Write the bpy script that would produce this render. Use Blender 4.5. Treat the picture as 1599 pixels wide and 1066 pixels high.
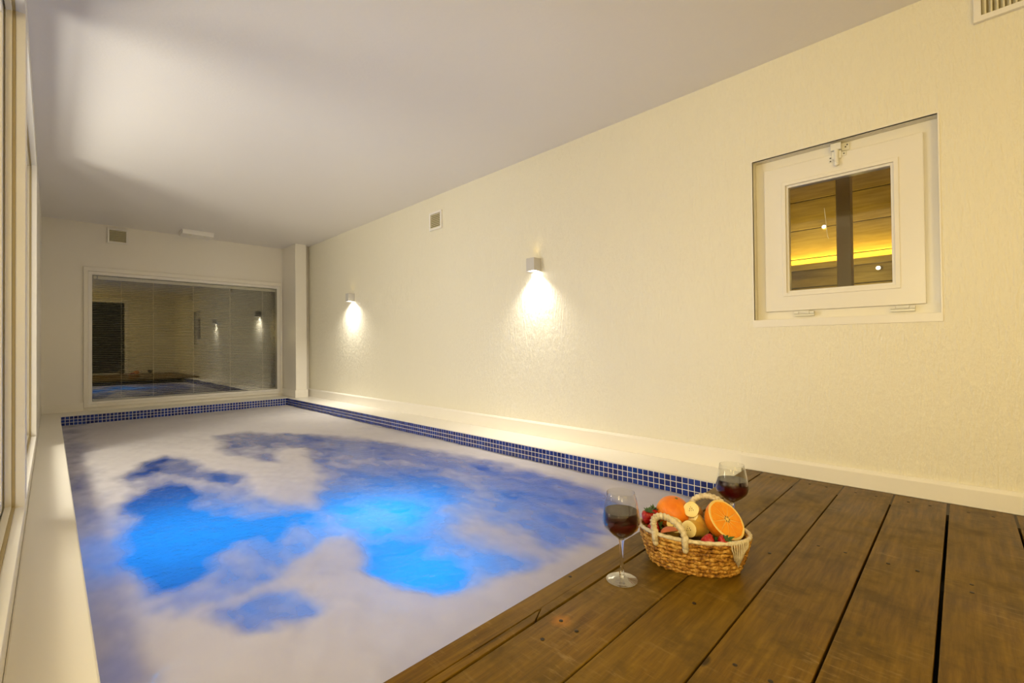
import bpy, bmesh, math, random
import numpy as np
from mathutils import Vector, Matrix, Euler

for o in list(bpy.data.objects):
    bpy.data.objects.remove(o)
SC = bpy.context.scene
C = SC.collection
random.seed(7)
R = math.radians

# ------------------------------------------------------------------ camera
cam_d = bpy.data.cameras.new('camera')
cam = bpy.data.objects.new('camera', cam_d)
C.objects.link(cam)
cam_d.sensor_width = 36.0
cam_d.sensor_fit = 'HORIZONTAL'
cam_d.lens = 711.08 / 1599 * 36.0
cam_d.clip_start = 0.01
RT = Vector((0.702136, -0.711974, -0.009864))
DN = Vector((0.000776, 0.014618, -0.999893))
FW = Vector((0.712042, 0.702053, 0.010816))
m = Matrix.Identity(4)
for i in range(3):
    m[i][0] = RT[i]
    m[i][1] = -DN[i]
    m[i][2] = -FW[i]
m[0][3], m[1][3], m[2][3] = 0.0, 0.0, 0.6
cam.matrix_world = m
SC.camera = cam

# ------------------------------------------------------------------ world, exposure
W = bpy.data.worlds.new('night')
SC.world = W
W.use_nodes = True
W.node_tree.nodes['Background'].inputs[0].default_value = (0.010, 0.014, 0.03, 1)
W.node_tree.nodes['Background'].inputs[1].default_value = 0.3
SC.view_settings.view_transform = 'Standard'
SC.view_settings.look = 'None'
SC.view_settings.gamma = 1.0
SC.view_settings.use_curve_mapping = False
SC.view_settings.exposure = 0.70
SC.cycles.adaptive_threshold = 0.03
SC.cycles.max_bounces = 7
SC.cycles.diffuse_bounces = 4
SC.cycles.glossy_bounces = 3
SC.cycles.transmission_bounces = 6
SC.cycles.caustics_reflective = False
SC.cycles.caustics_refractive = False

# power of the lamps, real ones and added fill (each lamp is built further down)
P_DECK_FILL = 10.0        # warm fill globes added over the deck, unseen behind the camera
C_WARM = (1.0, 0.70, 0.18)
P_SCONCE = 27.0        # wall downlights over the pool
C_SCONCE = (1.0, 0.93, 0.80)
P_SIDE_FILL = 66.0         # unseen fill globes added behind the left windows
C_SIDE_FILL = (1.0, 0.94, 0.82)
P_POOL = 5.9         # blue underwater lamps
C_POOL = (0.0, 0.40, 1.0)

# ------------------------------------------------------------------ main sizes (metres; z = 0 is the deck top)
XL, XR = -0.063, 2.37          # left and right wall
YB, YF = -2.3, 6.42            # back and far wall
ZC = 1.925                     # ceiling
ZK = -0.02                     # coping top
PX0, PX1, PY1 = 0.067, 2.088, 6.03   # pool edges
YD = 0.747                     # deck front edge
ZW = -0.116                    # water level
ZB = -1.15                     # pool bottom
T = 0.12                       # wall thickness

# ------------------------------------------------------------------ material helpers
def mat(name, col=(.8, .8, .8), rough=.5, metal=0.0, spec=.5, **kw):
    ma = bpy.data.materials.new(name)
    ma.use_nodes = True
    b = ma.node_tree.nodes['Principled BSDF']
    b.inputs['Base Color'].default_value = (*col, 1)
    b.inputs['Roughness'].default_value = rough
    b.inputs['Metallic'].default_value = metal
    b.inputs['Specular IOR Level'].default_value = spec
    for k, v in kw.items():
        b.inputs[k].default_value = v
    return ma

class NT:
    def __init__(s, ma):
        s.t = ma.node_tree
        s.b = s.t.nodes.get('Principled BSDF')
        s.out = s.t.nodes.get('Material Output')
    def n(s, typ, ins=None, **props):
        nd = s.t.nodes.new(typ)
        for k, v in props.items():
            setattr(nd, k, v)
        for k, v in (ins or {}).items():
            if isinstance(v, bpy.types.NodeSocket):
                s.t.links.new(v, nd.inputs[k])
            else:
                nd.inputs[k].default_value = v
        return nd
    def link(s, a, b):
        s.t.links.new(a, b)
    def pos(s, scale=(1, 1, 1), loc=(0, 0, 0), obj=False):
        if obj:
            o = s.n('ShaderNodeTexCoord').outputs['Object']
        else:
            o = s.n('ShaderNodeNewGeometry').outputs['Position']
        return s.n('ShaderNodeMapping', {'Vector': o, 'Scale': scale, 'Location': loc}).outputs[0]
    def noise(s, vec, scale, detail=3, rough=.5):
        return s.n('ShaderNodeTexNoise', {'Vector': vec, 'Scale': scale, 'Detail': detail, 'Roughness': rough}).outputs['Fac']
    def ramp(s, fac, stops):
        r = s.n('ShaderNodeValToRGB', {'Fac': fac})
        e = r.color_ramp.elements
        while len(e) < len(stops):
            e.new(0.5)
        for q, (p, c) in zip(e, stops):
            q.position = p
            q.color = (*c, 1) if len(c) == 3 else c
        return r.outputs['Color']
    def math(s, op, a, b=0.0, clamp=False):
        return s.n('ShaderNodeMath', {0: a, 1: b}, operation=op, use_clamp=clamp).outputs[0]
    def mix(s, fac, a, b):
        nd = s.n('ShaderNodeMix', data_type='RGBA')
        for i, v in ((0, fac), (6, a), (7, b)):
            if isinstance(v, bpy.types.NodeSocket):
                s.t.links.new(v, nd.inputs[i])
            else:
                nd.inputs[i].default_value = v if i == 0 else (*v, 1)
        return nd.outputs[2]
    def bump(s, h, strength=.3, dist=.01, nrm=None):
        ins = {'Height': h, 'Strength': strength, 'Distance': dist}
        if nrm is not None:
            ins['Normal'] = nrm
        return s.n('ShaderNodeBump', ins).outputs[0]

M = {}
WHITE = (0.83, 0.80, 0.74)

def wall_paint(name, col, rough, kind):
    ma = mat(name, col, rough, spec=.4)
    t = NT(ma)
    if kind == 'stucco':      # roller and brush stucco, streaks run up and down
        a = t.noise(t.pos((1, 1, .22)), 85, 3, .6)
        b = t.noise(t.pos((1, 1, 1)), 34, 3, .6)
        h = t.math('ADD', t.math('MULTIPLY', t.ramp(a, [(.42, (0, 0, 0)), (.62, (1, 1, 1))]), .8), b)
        nrm = t.bump(h, .42, .0045)
    elif kind == 'ceiling':
        a = t.noise(t.pos((1, 1, 1)), 70, 3, .6)
        nrm = t.bump(a, .22, .003)
    else:
        a = t.noise(t.pos((1, 1, 1)), 25, 2, .5)
        nrm = t.bump(a, .06, .002)
    t.link(nrm, t.b.inputs['Normal'])
    d = t.noise(t.pos((1, 1, 1)), 2.3, 3, .6)
    c = t.mix(t.math('MULTIPLY', d, .10), col, tuple(x * .86 for x in col))
    t.link(c, t.b.inputs['Base Color'])
    return ma

M['stucco'] = wall_paint('cream_stucco', (.83, .785, .645), .38, 'stucco')
M['ceil'] = wall_paint('white_ceiling_paint', (.84, .81, .79), .42, 'ceiling')
M['paint'] = wall_paint('white_gloss_paint', (.85, .81, .73), .28, 'plain')
M['pvc'] = mat('white_plastic', (.84, .81, .76), .30)
M['pvc_cream'] = mat('cream_plastic', (.80, .74, .60), .40)
M['groove'] = mat('brown_seal', (.42, .33, .16), .6)
M['vent'] = mat('aged_vent_plastic', (.72, .66, .46), .5)
M['dark'] = mat('dark_void', (.012, .010, .008), .8)
M['metal'] = mat('painted_metal', (.82, .80, .72), .30)
M['hole'] = mat('screw_hole', (.06, .045, .03), .6)
M['grout'] = mat('pale_grout', (.80, .78, .76), .6)
M['basin'] = mat('blue_pool_plaster', (.04, .14, .55), .5)

# blue glass mosaic, each tile a little different
ma = mat('blue_mosaic_tile', (.012, .03, .22), .10, spec=.6)
t = NT(ma)
rnd = t.n('ShaderNodeNewGeometry').outputs['Random Per Island']
ob = t.n('ShaderNodeObjectInfo').outputs['Random']
f = t.math('FRACT', t.math('ADD', rnd, ob))
t.link(t.ramp(f, [(0, (.006, .014, .13)), (.5, (.010, .028, .21)), (1, (.016, .05, .30))]), t.b.inputs['Base Color'])
M['tile'] = ma

# dark stained deck boards
def deck_wood():
    ma = mat('dark_stained_wood', (.07, .04, .02), .42, spec=.18)
    t = NT(ma)
    oi = t.n('ShaderNodeObjectInfo').outputs['Random']
    offs = t.n('ShaderNodeCombineXYZ', {'X': t.math('MULTIPLY', oi, 7.0), 'Y': 0.0, 'Z': t.math('MULTIPLY', oi, 3.0)}).outputs[0]
    p0 = t.n('ShaderNodeNewGeometry').outputs['Position']
    p = t.n('ShaderNodeVectorMath', {0: p0, 1: offs}, operation='ADD').outputs[0]
    pm = t.n('ShaderNodeMapping', {'Vector': p, 'Scale': (1.2, 14, 14)}).outputs[0]
    grain = t.noise(pm, 5.0, 6, .62)
    blot = t.noise(p, 4.5, 4, .6)
    fine = t.noise(t.n('ShaderNodeMapping', {'Vector': p, 'Scale': (3, 60, 60)}).outputs[0], 5, 4, .6)
    c1 = t.ramp(grain, [(.28, (.045, .020, .0015)), (.50, (.125, .062, .004)), (.76, (.23, .125, .009))])
    c2 = t.mix(t.ramp(blot, [(.34, (0, 0, 0)), (.62, (1, 1, 1))]), c1, t.mix(.55, c1, (.19, .115, .014)))
    # pale scuffs and scratches running across the grain
    sm = t.n('ShaderNodeMapping', {'Vector': p, 'Scale': (30, 5, 5), 'Rotation': (0, 0, R(24))}).outputs[0]
    sc = t.ramp(t.noise(sm, 3.0, 5, .7), [(.55, (0, 0, 0)), (.70, (1, 1, 1))])
    sc2 = t.ramp(t.noise(p, 3.1, 2, .5), [(.45, (0, 0, 0)), (.65, (1, 1, 1))])
    c3 = t.mix(t.math('MULTIPLY', t.math('MULTIPLY', sc, sc2), .75), t.mix(t.math('MULTIPLY', t.ramp(t.noise(p, 9.0, 4, .65), [(.50, (0, 0, 0)), (.68, (1, 1, 1))]), .55), c2, (.035, .018, .003)), (.30, .20, .075))
    # knots
    vo = t.n('ShaderNodeTexVoronoi', {'Vector': t.n('ShaderNodeMapping', {'Vector': p, 'Scale': (2.4, 5, 1)}).outputs[0], 'Scale': 1.0, 'Randomness': 1.0})
    kn = t.ramp(vo.outputs['Distance'], [(.030, (1, 1, 1)), (.055, (0, 0, 0))])
    c4 = t.mix(t.math('MULTIPLY', kn, .75), c3, (.012, .007, .003))
    # rust bloom round an old nail by the pool edge
    dv = t.n('ShaderNodeVectorMath', {0: p0, 1: (.784, .631, 0)}, operation='DISTANCE').outputs['Value']
    dn = t.math('ADD', dv, t.math('MULTIPLY', t.math('SUBTRACT', t.noise(p0, 60, 3, .6), .5), .022))
    ru = t.ramp(dn, [(.008, (1, 1, 1)), (.026, (0, 0, 0))])
    c5 = t.mix(t.math('MULTIPLY', ru, .85), c4, (.34, .14, .008))
    t.link(c5, t.b.inputs['Base Color'])
    t.link(t.ramp(blot, [(.3, (.30, .30, .30)), (.7, (.50, .50, .50))]), t.b.inputs['Roughness'])
    h = t.math('ADD', t.math('MULTIPLY', grain, .6), t.math('MULTIPLY', fine, .4))
    t.link(t.bump(h, .25, .0025), t.b.inputs['Normal'])
    return ma
M['wood'] = deck_wood()
M['wood_fill'] = mat('brown_joint_filler', (.045, .027, .011), .6)

def clear_pane(name, tint=(1, 1, 1), refl=1.5, rough=0.0):
    ma = bpy.data.materials.new(name)
    ma.use_nodes = True
    t = NT(ma)
    t.t.nodes.remove(t.b)
    tr = t.n('ShaderNodeBsdfTransparent', {'Color': (*tint, 1)})
    gl = t.n('ShaderNodeBsdfGlossy', {'Color': (1, 1, 1, 1), 'Roughness': rough})
    lw = t.n('ShaderNodeLayerWeight', {'Blend': .5}).outputs['Facing']
    f0 = refl
    fr = t.math('ADD', t.math('MULTIPLY', t.math('POWER', lw, 4.0), 1 - f0), f0, True)
    mx = t.n('ShaderNodeMixShader', {0: fr, 1: tr.outputs[0], 2: gl.outputs[0]})
    t.link(mx.outputs[0], t.out.inputs[0])
    return ma
M['pane'] = clear_pane('window_glass', (.95, .95, .93), .025)
M['pane_far'] = clear_pane('double_glazing', (.86, .86, .82), .10)
M['glass_thin'] = clear_pane('thin_drinking_glass', (.97, .97, .95), .02)
M['glass'] = clear_pane('glass_foot', (.93, .91, .84), .20, .04)
M['stem'] = mat('solid_clear_glass', (1, 1, 1), 0.0, **{'Transmission Weight': 1.0, 'IOR': 1.45})
M['wine'] = mat('red_wine', (.055, .0015, .003), .02, **{'Transmission Weight': .85, 'IOR': 1.34})

def emit(name, col, s):
    ma = bpy.data.materials.new(name)
    ma.use_nodes = True
    t = NT(ma)
    t.t.nodes.remove(t.b)
    e = t.n('ShaderNodeEmission', {'Color': (*col, 1), 'Strength': s})
    t.link(e.outputs[0], t.out.inputs[0])
    return ma
M['e_sconce'] = emit('sconce_lens_light', C_SCONCE, 14)
M['e_fill'] = emit('fill_globe_light', C_WARM, 6)
M['e_pool'] = emit('pool_lamp_light', (.15, .5, 1), 2)
M['e_strip'] = emit('amber_strip_light', (1.0, .55, .02), 3.0)
M['e_spot'] = emit('small_spot_light', (1.0, .93, .75), 4)

# water full of fine air bubbles: it scatters the lamps' light and mirrors the room
def water_mat():
    ma = bpy.data.materials.new('aerated_pool_water')
    ma.use_nodes = True
    t = NT(ma)
    t.t.nodes.remove(t.b)
    n1 = t.noise(t.pos((1, 1, 1)), 14, 4, .6)
    n2 = t.noise(t.pos((1, 1, 1)), 55, 3, .6)
    nr = t.bump(t.math('ADD', n1, t.math('MULTIPLY', n2, .35)), .55, .02)
    tl = t.n('ShaderNodeBsdfTranslucent', {'Color': (.55, .85, 1.0, 1)})
    df = t.n('ShaderNodeBsdfDiffuse', {'Color': (.03, .12, .55, 1)})
    tp = t.n('ShaderNodeBsdfTransparent', {'Color': (.6, .85, 1, 1)})
    gl = t.n('ShaderNodeBsdfGlossy', {'Color': (1, 1, 1, 1), 'Roughness': .08, 'Normal': nr})
    m1 = t.n('ShaderNodeMixShader', {0: .30, 1: tl.outputs[0], 2: df.outputs[0]})
    m2 = t.n('ShaderNodeMixShader', {0: .12, 1: m1.outputs[0], 2: tp.outputs[0]})
    fr = t.n('ShaderNodeFresnel', {'IOR': 1.18, 'Normal': nr})
    m3 = t.n('ShaderNodeMixShader', {0: fr.outputs[0], 1: m2.outputs[0], 2: gl.outputs[0]})
    t.link(m3.outputs[0], t.out.inputs[0])
    return ma
M['water'] = water_mat()

def foam_mat():
    ma = bpy.data.materials.new('soft_white_foam')
    ma.use_nodes = True
    t = NT(ma)
    t.t.nodes.remove(t.b)
    at = t.n('ShaderNodeAttribute', attribute_name='foam_cover').outputs['Fac']
    df = t.n('ShaderNodeBsdfDiffuse', {'Color': (.66, .62, .59, 1)})
    tl = t.n('ShaderNodeBsdfTranslucent', {'Color': (.75, .80, .9, 1)})
    tp = t.n('ShaderNodeBsdfTransparent')
    m1 = t.n('ShaderNodeMixShader', {0: .25, 1: df.outputs[0], 2: tl.outputs[0]})
    m2 = t.n('ShaderNodeMixShader', {0: at, 1: tp.outputs[0], 2: m1.outputs[0]})
    t.link(m2.outputs[0], t.out.inputs[0])
    return ma
M['foam'] = foam_mat()

# ------------------------------------------------------------------ mesh helpers
class MB:
    def __init__(s):
        s.v, s.f, s.mi = [], [], []
    def add(s, vs, fs, mi=0):
        k = len(s.v)
        s.v += [tuple(v) for v in vs]
        s.f += [tuple(i + k for i in f) for f in fs]
        s.mi += [mi] * len(fs)
        return s
    def box(s, x0, x1, y0, y1, z0, z1, mi=0):
        vs = [(x, y, z) for z in (z0, z1) for y in (y0, y1) for x in (x0, x1)]
        return s.add(vs, [(0, 2, 3, 1), (4, 5, 7, 6), (0, 1, 5, 4), (2, 6, 7, 3), (0, 4, 6, 2), (1, 3, 7, 5)], mi)
    def prism(s, pts, z0, z1, mi=0):
        n = len(pts)
        vs = [(x, y, z0) for x, y in pts] + [(x, y, z1) for x, y in pts]
        fs = [tuple(range(n))[::-1], tuple(range(n, 2 * n))]
        fs += [(i, (i + 1) % n, n + (i + 1) % n, n + i) for i in range(n)]
        return s.add(vs, fs, mi)
    def extrude(s, prof, axis, a0, a1, mi=0):
        """closed 2-D profile swept along an axis; profile pairs are the two other axes in xyz order"""
        def p3(p, a):
            return {'x': (a, p[0], p[1]), 'y': (p[0], a, p[1]), 'z': (p[0], p[1], a)}[axis]
        n = len(prof)
        vs = [p3(p, a0) for p in prof] + [p3(p, a1) for p in prof]
        fs = [tuple(range(n))[::-1], tuple(range(n, 2 * n))]
        fs += [(i, (i + 1) % n, n + (i + 1) % n, n + i) for i in range(n)]
        return s.add(vs, fs, mi)
    def lathe(s, prof, seg=32, c=(0, 0, 0), mi=0, closed=False):
        k0 = []
        vs, fs = [], []
        n = len(prof)
        for j in range(seg):
            a = 2 * math.pi * j / seg
            for r, z in prof:
                vs.append((c[0] + r * math.cos(a), c[1] + r * math.sin(a), c[2] + z))
        rng = n if closed else n - 1
        for j in range(seg):
            j2 = (j + 1) % seg
            for i in range(rng):
                i2 = (i + 1) % n
                fs.append((j * n + i, j2 * n + i, j2 * n + i2, j * n + i2))
        return s.add(vs, fs, mi)
    def tube(s, pts, rad, seg=8, closed=False, mi=0, caps=True, twist=None):
        """tube along points; rad is a number or a function(i, angle)"""
        P = [Vector(p) for p in pts]
        n = len(P)
        vs, fs = [], []
        up = None
        for i in range(n):
            if closed:
                d = (P[(i + 1) % n] - P[i - 1]).normalized()
            else:
                d = (P[min(i + 1, n - 1)] - P[max(i - 1, 0)]).normalized()
            if up is None:
                up = Vector((0, 0, 1)) if abs(d.z) < .9 else Vector((1, 0, 0))
            sd = d.cross(up).normalized()
            up = sd.cross(d).normalized()
            for k in range(seg):
                a = 2 * math.pi * k / seg
                r = rad(i, a) if callable(rad) else rad
                vs.append(P[i] + (sd * math.cos(a) + up * math.sin(a)) * r)
        for i in range(n if closed else n - 1):
            i2 = (i + 1) % n
            for k in range(seg):
                k2 = (k + 1) % seg
                fs.append((i * seg + k, i * seg + k2, i2 * seg + k2, i2 * seg + k))
        if not closed and caps:
            fs.append(tuple(range(seg))[::-1])
            fs.append(tuple((n - 1) * seg + k for k in range(seg)))
        return s.add(vs, fs, mi)
    def sphere(s, r, nu=24, nv=14, c=(0, 0, 0), sc=(1, 1, 1), v0=0.0, v1=math.pi, mi=0):
        vs, fs = [], []
        for j in range(nv + 1):
            th = v0 + (v1 - v0) * j / nv
            for i in range(nu):
                a = 2 * math.pi * i / nu
                vs.append((c[0] + r * sc[0] * math.sin(th) * math.cos(a), c[1] + r * sc[1] * math.sin(th) * math.sin(a), c[2] + r * sc[2] * math.cos(th)))
        for j in range(nv):
            for i in range(nu):
                i2 = (i + 1) % nu
                fs.append((j * nu + i, (j + 1) * nu + i, (j + 1) * nu + i2, j * nu + i2))
        return s.add(vs, fs, mi)
    def frame(s, axis, o, i, d0, d1, mi=0):
        """picture-frame ring: o, i = (a0, a1, b0, b1) outer and inner rectangle, between depths d0 and d1"""
        def p3(a, b, d):
            return {'x': (d, a, b), 'y': (a, d, b), 'z': (a, b, d)}[axis]
        def rect(q):
            return [(q[0], q[2]), (q[1], q[2]), (q[1], q[3]), (q[0], q[3])]
        O, I = rect(o), rect(i)
        vs = [p3(*p, d0) for p in O] + [p3(*p, d0) for p in I] + [p3(*p, d1) for p in O] + [p3(*p, d1) for p in I]
        fs = []
        for k in range(4):
            n = (k + 1) % 4
            fs += [(k, n, 4 + n, 4 + k), (8 + k, 12 + k, 12 + n, 8 + n), (k, 8 + k, 8 + n, n), (4 + k, 4 + n, 12 + n, 12 + k)]
        return s.add(vs, fs, mi)
    def mesh(s, name, mats, smooth=False, bevel=0):
        me = bpy.data.meshes.new(name)
        me.from_pydata(s.v, [], s.f)
        for q in (mats if isinstance(mats, (list, tuple)) else [mats]):
            me.materials.append(q)
        me.polygons.foreach_set('material_index', s.mi)
        bm = bmesh.new()
        bm.from_mesh(me)
        bmesh.ops.remove_doubles(bm, verts=bm.verts, dist=1e-7)
        bmesh.ops.recalc_face_normals(bm, faces=bm.faces)
        if bevel:
            es = [e for e in bm.edges if len(e.link_faces) == 2 and e.calc_face_angle(0) > .6]
            bmesh.ops.bevel(bm, geom=es, offset=bevel, segments=2, affect='EDGES', profile=.5)
        bm.to_mesh(me)
        bm.free()
        if smooth:
            me.shade_smooth()
            if smooth is not True:
                me.set_sharp_from_angle(angle=R(smooth))
        me.update()
        return me
    def build(s, name, mats, parent=None, smooth=False, bevel=0):
        return link(name, s.mesh(name, mats, smooth, bevel), parent)

def link(name, me, parent=None, loc=None, rot=None):
    o = bpy.data.objects.new(name, me)
    C.objects.link(o)
    if parent is not None:
        o.parent = parent
    if loc is not None:
        o.location = loc
    if rot is not None:
        o.rotation_euler = rot
    return o

def tag(o, label=None, cat=None, group=None, kind=None):
    if label: o['label'] = label
    if cat: o['category'] = cat
    if group: o['group'] = group
    if kind: o['kind'] = kind
    return o

def empty(name, loc=(0, 0, 0), rot=(0, 0, 0)):
    o = bpy.data.objects.new(name, None)
    C.objects.link(o)
    o.empty_display_size = .05
    o.location = loc
    o.rotation_euler = rot
    return o

def copy_tree(o, parent=None):
    c = o.copy()
    C.objects.link(c)
    c.parent = parent
    for ch in list(o.children):
        copy_tree(ch, c)
    return c

def lamp(name, typ, loc, power, col, parent=None, **kw):
    d = bpy.data.lights.new(name, typ)
    d.energy = power
    d.color = col
    for k, v in kw.items():
        setattr(d, k, v)
    o = bpy.data.objects.new(name, d)
    C.objects.link(o)
    o.location = loc
    if parent is not None:
        o.parent = parent
    return o

# small value noise for shaping foam and water (numpy)
rng = np.random.RandomState(11)
_G = rng.rand(64, 64)
def vnoise(x, y):
    xi, yi = np.floor(x).astype(int), np.floor(y).astype(int)
    fx, fy = x - xi, y - yi
    fx, fy = fx * fx * (3 - 2 * fx), fy * fy * (3 - 2 * fy)
    g = lambda a, b: _G[a % 64, b % 64]
    return (g(xi, yi) * (1 - fx) + g(xi + 1, yi) * fx) * (1 - fy) + (g(xi, yi + 1) * (1 - fx) + g(xi + 1, yi + 1) * fx) * fy
def fbm(x, y, o=4):
    s, a, n = 0, .5, 0
    for k in range(o):
        s = s + a * vnoise(x * 2 ** k + 17 * k, y * 2 ** k + 9 * k)
        n += a
        a *= .5
    return s / n

# foam cover of the water: density, soft edge (m) and outline on the water plane (m)
FOAM_REGIONS = [
    (0.55, 0.1, [(0.08,6.31),(0.18,6.19),(0.16,2.68),(0.15,1.89),(0.13,1.26),(0.07,1.32)]),  # left_margin
    (0.4, 0.07, [(0.28,3.34),(0.38,3.6),(0.56,3.79),(0.64,3.64),(0.62,3.26),(0.64,3.04),(0.75,2.83),(0.74,2.37),(0.83,2.14),(0.82,1.87),(0.79,1.71),(0.68,1.66),(0.6,1.6),(0.54,1.53),(0.51,1.51),(0.43,1.49),(0.32,1.51),(0.2,1.61),(0.18,1.72),(0.16,2.07),(0.16,2.22),(0.21,2.63)]),  # mid
    (0.15, 0.05, [(0.3,3.38),(0.43,3.66),(0.56,3.76),(0.65,3.58),(0.63,3.1),(0.57,2.99),(0.45,3.3),(0.32,3.21)]),  # crest
    (0.22, 0.05, [(0.6,3.13),(0.69,3.09),(0.76,2.82),(0.69,2.72),(0.58,2.89)]),  # crest2
    (0.02, 0.045, [(0.23,2.79),(0.33,2.95),(0.44,3.03),(0.5,2.9),(0.5,2.67),(0.46,2.56),(0.51,2.42),(0.56,2.22),(0.61,2.14),(0.7,2.1),(0.68,1.99),(0.63,1.9),(0.58,1.89),(0.55,1.94),(0.5,1.96),(0.44,1.92),(0.4,1.89),(0.35,1.8),(0.3,1.76),(0.23,1.73),(0.2,1.69),(0.18,1.72),(0.18,1.86),(0.16,2.06),(0.16,2.21),(0.18,2.32),(0.23,2.45),(0.27,2.57),(0.23,2.7)]),  # cyanL
    (0.42, 0.07, [(0.98,4.33),(1.24,4.3),(1.49,3.85),(1.69,3.35),(1.79,2.8),(1.92,2.37),(1.95,1.99),(1.94,1.67),(1.9,1.42),(1.87,1.22),(1.72,1.12),(1.49,1.01),(1.28,0.96),(1.16,0.95),(1.07,0.98),(0.96,1.01),(0.85,1.06),(0.8,1.12),(0.77,1.21),(0.74,1.3),(0.73,1.4),(0.79,1.55),(0.84,1.75),(0.86,1.94),(0.95,2.29),(1.02,2.63),(1.02,3.05),(0.88,3.33),(0.87,3.76)]),  # back
    (0.22, 0.12, [(1.14,4.32),(1.52,3.66),(1.71,3.01),(1.86,2.44),(1.93,1.97),(1.75,1.94),(1.58,2.4),(1.39,2.77),(1.19,3.41)]),  # backdk
    (0.12, 0.09, [(1.07,2.49),(1.32,2.62),(1.5,2.48),(1.55,2.15),(1.53,1.9),(1.44,1.69),(1.25,1.64),(1.06,1.61),(0.92,1.53),(0.86,1.56),(0.79,1.55),(0.84,1.85),(0.87,2.04)]),  # cyanC
    (0.2, 0.1, [(1.79,1.99),(1.9,1.64),(1.85,1.21),(1.58,1.05),(1.36,1.02),(1.24,1.07),(1.44,1.31),(1.46,1.53)]),  # rightdk
    (0.85, 0.07, [(1.12,1.43),(1.25,1.39),(1.29,1.28),(1.26,1.12),(1.21,0.99),(1.12,0.95),(1.09,1.08),(1.07,1.25)]),  # island
    (0.35, 0.05, [(0.91,1.27),(1.06,1.18),(1.04,1.07),(0.95,1.06),(0.89,1.18)]),  # patch
    (0.03, 0.04, [(0.79,1.55),(0.88,1.55),(0.97,1.43),(0.92,1.34),(0.94,1.24),(0.92,1.14),(0.85,1.08),(0.8,1.12),(0.76,1.22),(0.73,1.33),(0.74,1.42)]),  # deep
    (0.95, 0.06, [(1.12,3.48),(1.25,3.34),(1.04,2.52),(0.85,2.06),(0.81,2.17),(0.76,2.41)]),  # plume
    (0.9, 0.05, [(0.73,1.69),(0.78,1.68),(0.71,1.48),(0.64,1.37),(0.6,1.42)]),  # plume2
    (0.16, 0.05, [(0.33,1.47),(0.39,1.48),(0.47,1.46),(0.52,1.4),(0.55,1.32),(0.54,1.25),(0.49,1.23),(0.41,1.27),(0.38,1.32),(0.35,1.41)]),  # low
]

# ================================================================== the setting
# ceiling
b = MB().box(XL - T, XR + T, YB - T, YF + T, ZC, ZC + .1)
tag(b.build('ceiling', M['ceil']), kind='structure')

# right wall with the small window's opening
WY0, WY1, WZ0, WZ1 = .052, .703, .713, 1.472
b = MB()
b.box(XR, XR + T, YB - T, WY0, ZK - .2, ZC)
b.box(XR, XR + T, WY1, YF + T, ZK - .2, ZC)
b.box(XR, XR + T, WY0, WY1, ZK - .2, WZ0)
b.box(XR, XR + T, WY0, WY1, WZ1, ZC)
wall_right = tag(b.build('wall_right', M['stucco']), kind='structure')
# smooth rendered lip round the opening
b = MB().frame('x', (WY0 - .006, WY1 + .006, WZ0 - .034, WZ1 + .004), (WY0, WY1, WZ0, WZ1), XR - .003, XR + .012)
tag(b.build('trim_1', M['paint'], bevel=.0012), kind='structure')

# far wall with the wide window's opening, corner pier
FX0, FX1, FZ0, FZ1 = .306, 2.100, .071, 1.390
ox0, ox1, oz0, oz1 = .24, 2.165, .012, 1.468
b = MB()
b.box(XL - T, ox0, YF, YF + T, ZK - .2, ZC)
b.box(ox1, XR + T, YF, YF + T, ZK - .2, ZC)
b.box(ox0, ox1, YF, YF + T, ZK - .2, oz0)
b.box(ox0, ox1, YF, YF + T, oz1, ZC)
tag(b.build('wall_far', M['paint']), kind='structure')
b = MB().box(2.170, 2.305, 5.96, YF, ZK, ZC).box(2.305, XR, 6.06, YF, ZK, ZC)
tag(b.build('trim_2', M['paint'], bevel=.003), kind='structure')
b = MB().frame('z', (2.158, 2.316, 5.948, YF), (2.170, 2.305, 5.96, YF - .001), ZK, .078)
tag(b.build('trim_3', M['paint'], bevel=.003), kind='structure')

# left wall with two wide sliding windows
LW = [(-1.5, 2.33), (2.47, 4.20)]
LZ0, LZ1 = .055, 1.79
b = MB()
ys = [YB - T, LW[0][0], LW[0][1], LW[1][0], LW[1][1], YF + T]
for i in (0, 2, 4):
    b.box(XL - .16, XL, ys[i], ys[i + 1], ZK - .2, ZC)
for y0, y1 in LW:
    b.box(XL - .16, XL, y0, y1, ZK - .2, LZ0)
    b.box(XL - .16, XL, y0, y1, LZ1, ZC)
tag(b.build('wall_left', M['paint']), kind='structure')

# back wall and its door, behind the camera
b = MB()
b.box(XL - T, .55, YB - T, YB, -.1, ZC)
b.box(1.35, XR + T, YB - T, YB, -.1, ZC)
b.box(.55, 1.35, YB - T, YB, 1.82, ZC)
tag(b.build('wall_back', M['stucco']), kind='structure')
door = MB().box(.56, 1.34, YB - .07, YB - .03, .0, 1.81).build('door_1', mat('dark_door_glass', (.03, .035, .04), .08), bevel=.003)
tag(door, kind='structure')
b = MB().frame('y', (.50, 1.40, -.001, 1.87), (.57, 1.33, .03, 1.80), YB - .02, YB + .012)
b.build('door_frame', M['pvc'], door, bevel=.002)

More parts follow.
